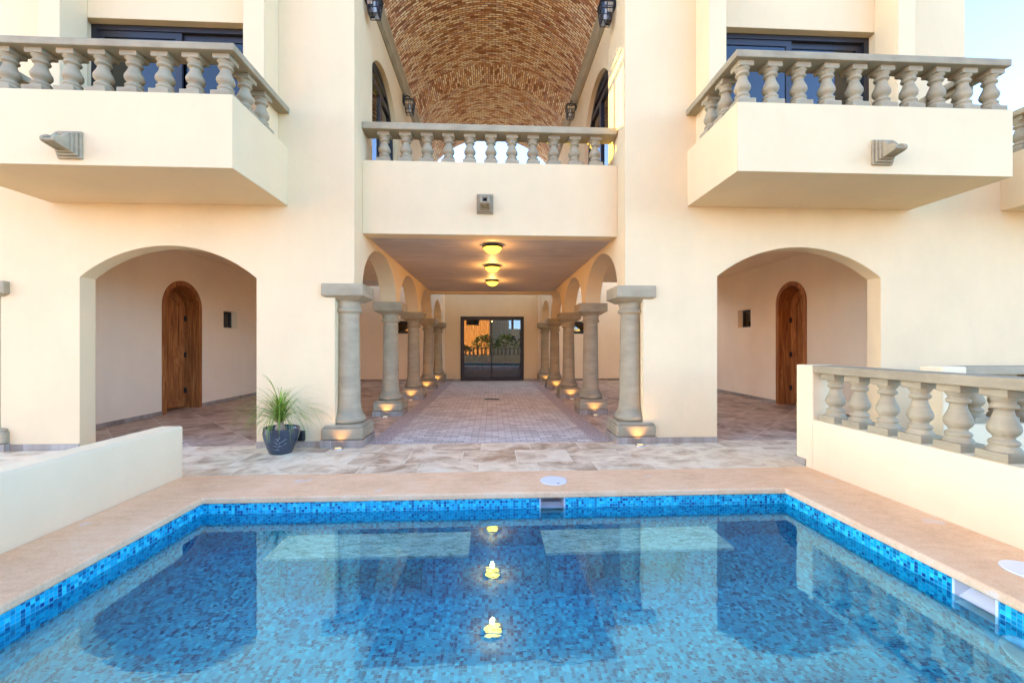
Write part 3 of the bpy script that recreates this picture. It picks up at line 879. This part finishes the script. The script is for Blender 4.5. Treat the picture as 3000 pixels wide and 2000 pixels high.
# basin with skimmer mouths
ZF = -.655
ZT = -.0505
bs = MB()
def quad(P, Q, R_, S_):
    """uv in metres by dominant plane"""
    n = (Vector(Q)-Vector(P)).cross(Vector(R_)-Vector(P)); n = [abs(c) for c in n]; k = n.index(max(n))
    pick = lambda c: ((c[1], c[2]) if k == 0 else (c[0], c[2]) if k == 1 else (c[0], c[1]))
    bs.add([P, Q, R_, S_], [(0, 1, 2, 3)], uv=[[pick(c) for c in (P, Q, R_, S_)]])
quad((PX0, PY0, ZF), (PX1, PY0, ZF), (PX1, PY1, ZF), (PX0, PY1, ZF))
quad((PX0, PY0, ZT), (PX0, PY1, ZT), (PX0, PY1, ZF), (PX0, PY0, ZF))
quad((PX0, PY0, ZF), (PX1, PY0, ZF), (PX1, PY0, ZT), (PX0, PY0, ZT))
sx0, sx1, sz0 = .405, .625, -.20       # back wall mouth
quad((PX0, PY1, ZF), (PX0, PY1, ZT), (sx0, PY1, ZT), (sx0, PY1, ZF))
quad((sx1, PY1, ZF), (sx1, PY1, ZT), (PX1, PY1, ZT), (PX1, PY1, ZF))
quad((sx0, PY1, ZF), (sx0, PY1, sz0), (sx1, PY1, sz0), (sx1, PY1, ZF))
sy0, sy1 = 1.985, 2.195                # right wall mouth
quad((PX1, PY0, ZF), (PX1, sy0, ZF), (PX1, sy0, ZT), (PX1, PY0, ZT))
quad((PX1, sy1, ZF), (PX1, PY1, ZF), (PX1, PY1, ZT), (PX1, sy1, ZT))
quad((PX1, sy0, ZF), (PX1, sy1, ZF), (PX1, sy1, sz0), (PX1, sy0, sz0))
tag(bs.build('pool_basin', MOSAIC), kind='structure')
def skimmer(kind):
    m = MB()
    if kind == 'back':
        x0, x1, y0, y1 = sx0, sx1, PY1-.004, PY1+.22
        m.box(x0, x0+.012, y0, y1, sz0, ZT); m.box(x1-.012, x1, y0, y1, sz0, ZT); m.box(x0, x1, y1-.002, y1+.01, sz0, ZT); m.box(x0+.012, x1-.012, y0, y1-.003, sz0-.01, sz0)
        m.add([(x0+.012, y0+.10, -.12), (x1-.012, y0+.10, -.12), (x1-.012, y0+.02, -.165), (x0+.012, y0+.02, -.165)], [(0, 1, 2, 3)])
    else:
        x0, x1, y0, y1 = PX1-.004, PX1+.22, sy0, sy1
        m.box(x0, x1, y0, y0+.012, sz0, ZT); m.box(x0, x1, y1-.012, y1, sz0, ZT); m.box(x1-.002, x1+.01, y0, y1, sz0, ZT); m.box(x0, x1-.003, y0+.012, y1-.012, sz0-.01, sz0)
        m.add([(x0+.10, y0+.012, -.10), (x0+.10, y1-.012, -.10), (x0+.02, y1-.012, -.15), (x0+.02, y0+.012, -.15)], [(0, 1, 2, 3)])
    return m.build('pool_skimmer', GREY_PLASTIC if kind == 'back' else LID)
tag(skimmer('back'), 'grey skimmer mouth in the mosaic band at the back edge of the pool', 'pool skimmer', 'pool skimmers')
tag(skimmer('right'), 'white skimmer mouth in the mosaic band at the right edge of the pool', 'pool skimmer', 'pool skimmers')
tag(MB().add([(PX0, PY0, -.138), (PX1, PY0, -.138), (PX1, PY1, -.138), (PX0, PY1, -.138)], [(0, 1, 2, 3)]).build('pool_water', WATER), kind='structure')

def lid(x, y, label):
    t = thing('skimmer_lid', (x, y, .005), label, 'skimmer lid', 'skimmer lids in the coping')
    MB().lathe([(0, .122), (.004, .122), (.006, .118)], 40).build('lid', LID, loc=(x, y, .0045)); o = COL.objects[-1]; attach(o, t)
    o = MB().lathe([(0, .1235), (.0015, .1235)], 40).build('lid_rim', GREY_PLASTIC, loc=(x, y, .0042)); attach(o, t)
    o = MB().box(-.012, .012, -.005, .005, 0, .001).build('finger_hole', DARK, loc=(x+.03, y-.085, .0106)); attach(o, t)
lid(.565, 3.775, 'white round lid set in the pink coping just behind the back skimmer')
lid(2.965, 2.13, 'white round lid in the right coping, cut by the edge of the photo')

def submerged_table(x0, x1, px, label):
    t = thing('pool_table_slab', ((x0+x1)/2, 3.0, ZF), label, 'underwater table', 'granite tables standing in the pool')
    MB().box(x0, x1, 2.84, 3.185, -.242, -.210).build('tabletop', GRANITE, t, bevel=.004)
    for p in px:
        m = MB(); n = 28; vs = []; fs = []; uvs = []
        for i in range(n+1):
            a = 2*pi*i/n
            vs += [(p+.155*cos(a), 3.0+.155*sin(a), ZF+.001), (p+.155*cos(a), 3.0+.155*sin(a), -.2425)]
        for i in range(n):
            fs.append((2*i, 2*i+2, 2*i+3, 2*i+1)); u0, u1 = .155*2*pi*i/n, .155*2*pi*(i+1)/n
            uvs.append([(u0, ZF), (u1, ZF), (u1, -.242), (u0, -.242)])
        m.add(vs, fs, True, uv=uvs); o = m.build('pedestal', MOSAIC, t)
submerged_table(-1.53, -.158, (-.352, -1.336), 'pale granite table under the water, left of the middle of the pool')
submerged_table(.373, 1.71, (.552, 1.53), 'pale granite table under the water, right of the middle of the pool')
pl = thing('pool_light', (PX1, 1.90, -.30), 'round white underwater lamp on the right pool wall at the frame edge', 'pool light')
MR = Matrix.Translation((PX1-.001, 1.87, -.31)) @ Matrix.Rotation(radians(-90), 4, 'Y')
o = MB().lathe([(0, .10), (.02, .10), (.032, .085), (.034, .07)], 32, M=MR).build('lamp_ring', LID, pl)
o = MB().lathe([(.0345, .066), (.04, .05), (.042, .01)], 24, M=MR).build('lens', GREY_PLASTIC, pl)

# ------------------------------------------------------------------ garden walls
lw = MB().slab([[(-3.14, -4.0), (-2.931, -4.0), (-2.931, 4.085), (-3.14, 4.085)]], -.02, .482, 'z').build('low_wall', PLASTER_WALL, bevel=.02, seg=3)
tag(lw, 'plain low cream wall without balusters along the left side of the pool', 'low wall')

bw = thing('balustrade_wall', (3.38, 2.0, 0), 'cream low wall with stone balusters and rail along the right side of the pool', 'balustrade')
X0, X1 = 3.236, 3.53
MB().box(X0, X1, -3.0, 4.03, -.02, .497).build('wall', PLASTER_WALL, bw)
MB().box(X0-.001, X1+.001, 4.0301, 4.25, -.02, 1.043).build('post', PLASTER_WALL, bw, bevel=.012)
MB().box(X0-.012, X0-.0015, 4.11, 4.262, .003, .075).build('skirting', SKIRT, bw)
MB().box(X0-.002, X0+.235, -3.0, 4.0295, .967, 1.043).build('handrail', STONE, bw, bevel=.008)
for i in range(25): baluster(X0+.118, 3.885-.2665*i, .497, .967, bw, 1.0)

nw = thing('balustrade_wall', (4.9, 3.9, 0), 'second stone balustrade seen behind the right pool rail, belonging to the next garden', 'balustrade')
MB().box(4.25, 4.49, 3.70, 3.92, -.02, 1.045).build('post', PLASTER_WALL, nw, bevel=.012)
MB().box(4.4905, 12, 3.70, 3.94, -.02, .50).build('wall', PLASTER_WALL, nw)
MB().box(4.4905, 12, 3.71, 3.93, .967, 1.043).build('handrail', STONE, nw, bevel=.008)
for i in range(9): baluster(4.70+.27*i, 3.82, .50, .967, nw)

# ------------------------------------------------------------------ lamps
DOME = m_emit('lit_lamp_glass', (1.0, 0.47, 0.02), 0.9)
UPGLOW = m_emit('lit_uplight_lens', (1.0, 0.66, 0.24), 0.12)
def ceiling_lamp():
    t = thing('ceiling_lamp', (0, 0, 2.72))
    o = MB().lathe([(-.045, .132), (-.042, .147), (-.026, .151), (-.018, .143), (-.016, .045), (0, .045)], 32, cap=False).build('lamp_rim', IRON); o.parent = t
    o = MB().lathe([(-.126, .006), (-.124, .025), (-.117, .053), (-.104, .082), (-.083, .108), (-.058, .126), (-.045, .131)], 32, cap=False).build('glass_bowl', DOME); o.parent = t
    o = MB().lathe([(-.152, .003), (-.147, .009), (-.138, .009), (-.131, .006), (-.124, .006)], 12).build('finial', IRON); o.parent = t
    return t
cl = ceiling_lamp()
for i, (y, lab) in enumerate(((6.1, 'lit yellow bowl lamp on the passage ceiling, nearest to the pool and largest'),
                              (7.67, 'lit yellow bowl lamp on the passage ceiling, middle one of the row'),
                              (9.45, 'lit yellow bowl lamp on the passage ceiling, farthest one from the pool'))):
    c = cl if i == 0 else cl.copy()
    if i:
        COL.objects.link(c)
        for ch in list(cl.children):
            d = ch.copy(); COL.objects.link(d); d.parent = c
    c.location = (0.01, y, 2.72)
    tag(c, lab, 'ceiling lamp', 'bowl lamps along the passage ceiling')
    ld = bpy.data.lights.new('lamp_bulb', 'POINT'); ld.energy = .65; ld.color = (1, .50, .15); ld.shadow_soft_size = .03
    lo = bpy.data.objects.new('lamp_bulb', ld); link(lo); lo.parent = c; lo.location = (0, 0, -.185)

ul = None
for sg in (-1, 1):
    for i, y in enumerate(CY):
        nm = ['nearest the pool', 'second from the pool', 'third from the pool', 'fourth from the pool', 'farthest from the pool'][i]
        lab = 'small round lit floor light before the %s column %s' % ('left' if sg < 0 else 'right', nm)
        loc = (sg*1.838, y-.345, .003)
        if ul is None:
            ul = thing('floor_light', loc)
            o = MB().lathe([(0, .062), (.010, .062), (.016, .056), (.016, .044), (.010, .043)], 24, cap=False).build('lamp_rim', STEEL); o.parent = ul
            o = MB().lathe([(0, .043), (.011, .043)], 24).build('lens', UPGLOW); o.parent = ul
            c = ul
        else:
            c = ul.copy(); COL.objects.link(c)
            for ch in list(ul.children):
                d = ch.copy(); COL.objects.link(d); d.parent = c
            c.location = loc
        tag(c, lab, 'floor light', 'floor lights at the column feet')
        ld = bpy.data.lights.new('spot_bulb', 'SPOT'); ld.energy = .38; ld.color = (1, .52, .16); ld.shadow_soft_size = .03
        ld.spot_size = radians(95); ld.spot_blend = .9
        lo = bpy.data.objects.new('spot_bulb', ld); link(lo); lo.parent = c; lo.location = (0, 0, .02)
        lo.rotation_euler = (radians(180-20), 0, 0)

def lantern(x, y, z, sg, label):
    """iron cage lantern hung from a wall plate; sg = side of the wall"""
    t = thing('wall_lantern', (x, y, z), label, 'lantern', 'cage lanterns on the vault walls')
    o = MB().box(*sorted((0, -sg*.022)), -.06, .06, .20, .40).build('wall_plate', IRON); o.parent = t
    o = MB().tube([(-sg*.02, 0, .34), (-sg*.07, 0, .37), (-sg*.125, 0, .35), (-sg*.125, 0, .30)], .014, 8).build('arm', IRON); o.parent = t
    M = Matrix.Translation((-sg*.125, 0, 0))
    o = MB().frustum(.10, .255, .03, .305, M=M); o.frustum(.098, .24, .10, .2549, M=M); o = o.build('lamp_roof', IRON); o.parent = t
    g = MB().frustum(.058, .02, .082, .238, M=M).build('lamp_glass', GLASS_LAMP); g.parent = t
    c = MB()
    for q in ((-1,-1),(1,-1),(1,1),(-1,1)):
        c.tube([(q[0]*.062, q[1]*.062, 0), (q[0]*.088, q[1]*.088, .24)], .007, 6, M=M)
    for q in (-1, 1):
        for s_ in (0,):
            c.tube([(s_, q*.062, 0), (s_, q*.088, .24)], .005, 5, M=M); c.tube([(q*.062, s_, 0), (q*.088, s_, .24)], .005, 5, M=M)
    for z_, h in ((.004, .063), (.08, .071), (.16, .080)):
        for a, b in (((-1,-1),(1,-1)),((1,-1),(1,1)),((1,1),(-1,1)),((-1,1),(-1,-1))):
            c.tube([(a[0]*h, a[1]*h, z_), (b[0]*h, b[1]*h, z_)], .006, 5, M=M)
    c = c.build('cage', IRON); c.parent = t
    b = MB().lathe([(.05, .004), (.06, .022), (.09, .03), (.12, .025), (.15, .012), (.2, .012)], 12, M=M).build('bulb', LID); b.parent = t
lantern(-1.69, 5.60, 5.62, -1, 'black cage lantern on the left pier, cut by the top of the photo')
lantern(1.69, 5.62, 5.66, 1, 'black cage lantern on the right pier beside the vault, above the yellow sun patch')
lantern(-1.75, 8.27, 5.80, -1, 'black cage lantern under the left cornice, beyond the arched window')
lantern(1.75, 8.50, 5.93, 1, 'black cage lantern under the right cornice, beyond the arched window')

# ------------------------------------------------------------------ small things
gr = thing('floor_drain', (0, 9.5, .005), 'dark slotted drain grate in the middle of the paved passage', 'drain')
m = MB()
ring_box(m, -.17, .17, 9.44, 9.56, .015, .002, .009, 'z')
m.build('grate_frame', IRON, gr)
m = MB()
for i in range(9): m.box(-.145+.0345*i, -.13+.0345*i, 9.455, 9.545, .003, .008)
m.build('grate_bars', IRON, gr)
MB().add([(-.155, 9.455, .0025), (.155, 9.455, .0025), (.155, 9.545, .0025), (-.155, 9.545, .0025)], [(0, 1, 2, 3)]).build('drain_pit', DARK, gr)

ob = thing('outlet_box', (-2.33, YF, .14), 'small black weatherproof outlet box low on the wall behind the potted plant', 'outlet box')
MB().box(-2.385, -2.275, YF-.055, YF-.0006, .085, .205).build('box_body', IRON, ob, bevel=.008)
MB().box(-2.38, -2.28, YF-.068, YF-.0556, .10, .20).build('box_lid', IRON, ob, bevel=.006)

# potted ponytail palm
pp = thing('potted_plant', (-2.45, 4.93, 0), 'dark blue glazed pot with white leaf pattern holding a grassy ponytail palm', 'potted plant')
PP = [(0, .112), (.004, .122), (.03, .131), (.08, .152), (.13, .171), (.18, .185), (.225, .192), (.255, .192), (.272, .189), (.285, .191), (.292, .188), (.292, .178), (.26, .172), (.24, .165)]
PM = Matrix.Rotation(radians(2.5), 4, 'Y')
pot = MB().lathe(PP, 40, M=PM, cap=False).lathe([(0, .118), (.0001, .01)], 40, M=PM, cap=False).build('pot', POT, loc=(-2.45, 4.93, .003)); attach(pot, pp)
so = MB().lathe([(.238, .167), (.24, .004)], 24, cap=False).build('soil', EARTH, loc=(-2.45, 4.93, .003)); attach(so, pp)
def pot_r(z):
    for k in range(len(PP)-1):
        if PP[k][0] <= z <= PP[k+1][0]:
            f = (z-PP[k][0])/max(1e-6, PP[k+1][0]-PP[k][0]); return PP[k][1]+f*(PP[k+1][1]-PP[k][1])
    return .19
mo = MB()
def motif_pt(u, z):
    a = -pi/2 + u/.19
    r = pot_r(z)+.0012
    return (r*cos(a), r*sin(a), z)
def motif_stroke(pts, w):
    vs = []; fs = []
    n = len(pts)
    for k, (u, z) in enumerate(pts):
        du, dz = pts[min(k+1, n-1)][0]-pts[max(k-1, 0)][0], pts[min(k+1, n-1)][1]-pts[max(k-1, 0)][1]
        l = math.hypot(du, dz) or 1
        ww = w*(sin(pi*(k+.5)/n)*.8+.2)
        vs += [motif_pt(u-dz/l*ww, z+du/l*ww), motif_pt(u+dz/l*ww, z-du/l*ww)]
    for k in range(n-1): fs.append((2*k, 2*k+1, 2*k+3, 2*k+2))
    mo.add(vs, fs, False, M=PM)
def bez(a, b, c, n=9): return [((1-t)**2*a[0]+2*t*(1-t)*b[0]+t*t*c[0], (1-t)**2*a[1]+2*t*(1-t)*b[1]+t*t*c[1]) for t in [i/n for i in range(n+1)]]
motif_stroke(bez((.0, .05), (.10, .09), (.05, .19), 14), .0022)
motif_stroke(bez((.03, .05), (.0, .07), (-.03, .075)), .002)
for (a, b) in (((.055, .12), (.01, .16)), ((.06, .14), (.11, .17)), ((.057, .165), (.03, .20)), ((.05, .185), (.075, .215)), ((.05, .10), (.105, .115)), ((.045, .10), (-.01, .115)), ((.02, .07), (.07, .055)), ((.10, .17), (.14, .19)), ((.11, .12), (.15, .14))):
    mid = ((a[0]+b[0])/2+.006, (a[1]+b[1])/2+.006)
    motif_stroke(bez(a, mid, b, 7), .0045)
o = mo.build('leaf_pattern', simple('pale_glaze', (.20, .225, .25), .4), loc=(-2.45, 4.93, .003)); attach(o, pp)
st = MB().lathe([(.238, .052), (.27, .058), (.30, .050), (.335, .034), (.37, .030)], 16).build('stem', simple('corky_stem', (.34, .24, .15), .85), loc=(-2.455, 4.93, .003)); attach(st, pp)
def strap(m, az, L, up, droop, w, base):
    n = 12
    p = Vector(base); el = up
    d = Vector((cos(az), sin(az), 0)); side = Vector((-sin(az), cos(az), 0))
    vs = []; fs = []
    for k in range(n+1):
        f = k/n
        ww = w*(1-f)**.55*(.55+.45*min(1, f*6))+.0006
        vs += [tuple(p-side*ww), tuple(p+side*ww)]
        p = p + (d*cos(el)+Vector((0, 0, 1))*sin(el))*(L/n)
        el -= droop*(.35+1.3*f)/n
        if p.z < .015: p.z = .015
    for k in range(n): fs.append((2*k, 2*k+1, 2*k+3, 2*k+2))
    m.add(vs, fs, True)
rnd = random.Random(11)
m = MB()
for i in range(230):
    az = rnd.uniform(0, 2*pi)
    if sin(az) > .45 and rnd.random() < .6: az = -az
    t_ = rnd.random()
    strap(m, az, rnd.uniform(.40, .74), radians(rnd.uniform(25, 84)), radians(rnd.uniform(80, 150)), rnd.uniform(.0026, .0046),
          (rnd.uniform(-.015, .015), rnd.uniform(-.015, .015), .345+rnd.uniform(-.02, .04)))
o = m.build('foliage', LEAF, loc=(-2.455, 4.93, .003)); attach(o, pp)
m = MB()
for i in range(46):
    strap(m, rnd.uniform(0, 2*pi), rnd.uniform(.20, .40), radians(rnd.uniform(76, 90)), radians(rnd.uniform(5, 40)), rnd.uniform(.003, .005),
          (rnd.uniform(-.02, .02), rnd.uniform(-.02, .02), .35+rnd.uniform(-.01, .05)))
o = m.build('young_leaves', LEAF_YOUNG, loc=(-2.455, 4.93, .003)); attach(o, pp)

# ------------------------------------------------------------------ what stands behind the camera (seen only in reflections)
rw = thing('balustrade_wall', (0, -2.2, 0), 'stone balustrade across the garden, seen reflected in the sliding door', 'balustrade')
MB().box(-9, 9, -2.3, -2.06, -.02, .50).build('wall', PLASTER_WALL, rw)
MB().box(-9, 9, -2.3, -2.06, .967, 1.043).build('handrail', STONE, rw)
for i in range(24): baluster(-3.45+.30*i, -2.18, .50, .967, rw)
ov_ = thing('opposite_villa', (6, -20, 0), 'sunlit orange villa across the garden, seen reflected in the sliding door', 'villa')
aw = seg_arc(-6.2, -3.6, 3.0, 1.1)
MB().slab([[(-16, 0), (-6.2, 0)] + aw + [(-3.6, 0), (-.3, 0), (-.3, 7.5), (-16, 7.5)]], -20.3, -20, 'y').build('facade_wall', m_plaster('terracotta_plaster', (.55, .24, .12)), ov_)
MB().box(-16, -.3, -26, -23, 0, 7.4).build('rear_wall', PLASTER, ov_)
MB().box(-3.0, -1.6, -20.0, -19.96, 3.6, 5.0).build('window', GLASS, ov_)
wv = thing('pergola_house', (6, -24, 0), 'pale terraced house with a roof pergola, seen reflected in the sliding door', 'house')
MB().box(-.29, 2.2, -27, -24, 0, 6.6).build('tower', PLASTER_WALL, wv); MB().box(2.2, 14, -27, -24, 0, 3.3).build('wing', PLASTER_WALL, wv)
pg = MB()
for x in (2.6, 4.1, 5.6): pg.box(x, x+.2, -24.5, -24.3, 3.3, 4.9); pg.box(x, x+.2, -26.5, -26.3, 3.3, 4.9)
pg.box(2.4, 6.0, -26.7, -24.1, 4.9, 5.08); pg.build('pergola', WOOD, wv)
hr = random.Random(5)
for hx, hz in ((-5.5, 1.9), (-3.2, 1.4), (-.8, 2.3), (1.4, 2.4), (3.6, 2.2), (5.8, 2.0)):
    m = MB()
    for i in range(420):
        a, e, r_ = hr.uniform(0, 2*pi), hr.uniform(-.3, 1.4), hr.uniform(.55, 1.0)
        c = Vector((1.3*r_*cos(a)*cos(e), .8*r_*sin(a)*cos(e), hz*.55+hz*.45*r_*sin(e)))
        Mx = Matrix.Translation(c) @ Matrix.Rotation(hr.uniform(0, 6), 4, 'Z') @ Matrix.Rotation(hr.uniform(-1.2, 1.2), 4, 'X')
        s_ = hr.uniform(.07, .14); m.add([(-s_, -s_*.5, 0), (s_, -s_*.5, 0), (s_, s_*.5, 0), (-s_, s_*.5, 0)], [(0, 1, 2, 3)], M=Mx)
    sb = thing('garden_shrub', (hx, -12, 0), 'leafy green shrub across the garden, seen reflected in the sliding door', 'shrub', 'shrubs across the garden')
    f = m.build('foliage', HEDGE, loc=(hx, -12, 0)); attach(f, sb)
    k = MB().tube([(0, 0, 0), (.03, .02, hz*.6)], .06, 8).build('trunk', WOOD, loc=(hx, -12, 0)); attach(k, sb)

# ------------------------------------------------------------------ camera, light, sky
cam = bpy.data.cameras.new('camera'); co = link(bpy.data.objects.new('camera', cam))
cam.sensor_width = 36; cam.lens = 1212/3000*36; cam.shift_y = 10/3000; cam.clip_end = 3000; cam.clip_start = .05
co.location = (0, 0, 1.25); co.rotation_euler = (radians(90), 0, -atan2(59, 1212))
scene.camera = co

ELEV = radians(7); BACK = radians(20)     # sun from the left, slightly behind the facade plane
to_sun = Vector((-cos(ELEV)*cos(BACK), cos(ELEV)*sin(BACK), sin(ELEV)))
sun = bpy.data.lights.new('sun', 'SUN'); sun.energy = 5.0; sun.angle = radians(.5); sun.color = (1, .74, .10)
so = link(bpy.data.objects.new('sun', sun)); so.location = (-10, 5, 12)
so.rotation_euler = (-to_sun).to_track_quat('-Z', 'Y').to_euler()
W = bpy.data.worlds.new('World'); scene.world = W; W.use_nodes = True
nt = W.node_tree; nt.nodes.clear()
sky = nt.nodes.new('ShaderNodeTexSky'); sky.sky_type = 'NISHITA'; sky.sun_disc = False
sky.sun_elevation = ELEV; sky.sun_rotation = atan2(to_sun.x, to_sun.y)
sky.air_density = .38; sky.dust_density = .9; sky.ozone_density = 1.4
bg = nt.nodes.new('ShaderNodeBackground'); bg.inputs['Strength'].default_value = .15
wo = nt.nodes.new('ShaderNodeOutputWorld')
nt.links.new(sky.outputs[0], bg.inputs[0]); nt.links.new(bg.outputs[0], wo.inputs[0])

scene.view_settings.view_transform = 'Standard'; scene.view_settings.look = 'None'
scene.view_settings.exposure = 3.88; scene.view_settings.gamma = 1
cy = scene.cycles
cy.max_bounces = 14; cy.diffuse_bounces = 10; cy.glossy_bounces = 6; cy.transmission_bounces = 8; cy.transparent_max_bounces = 12
cy.sample_clamp_indirect = 6; cy.blur_glossy = .3
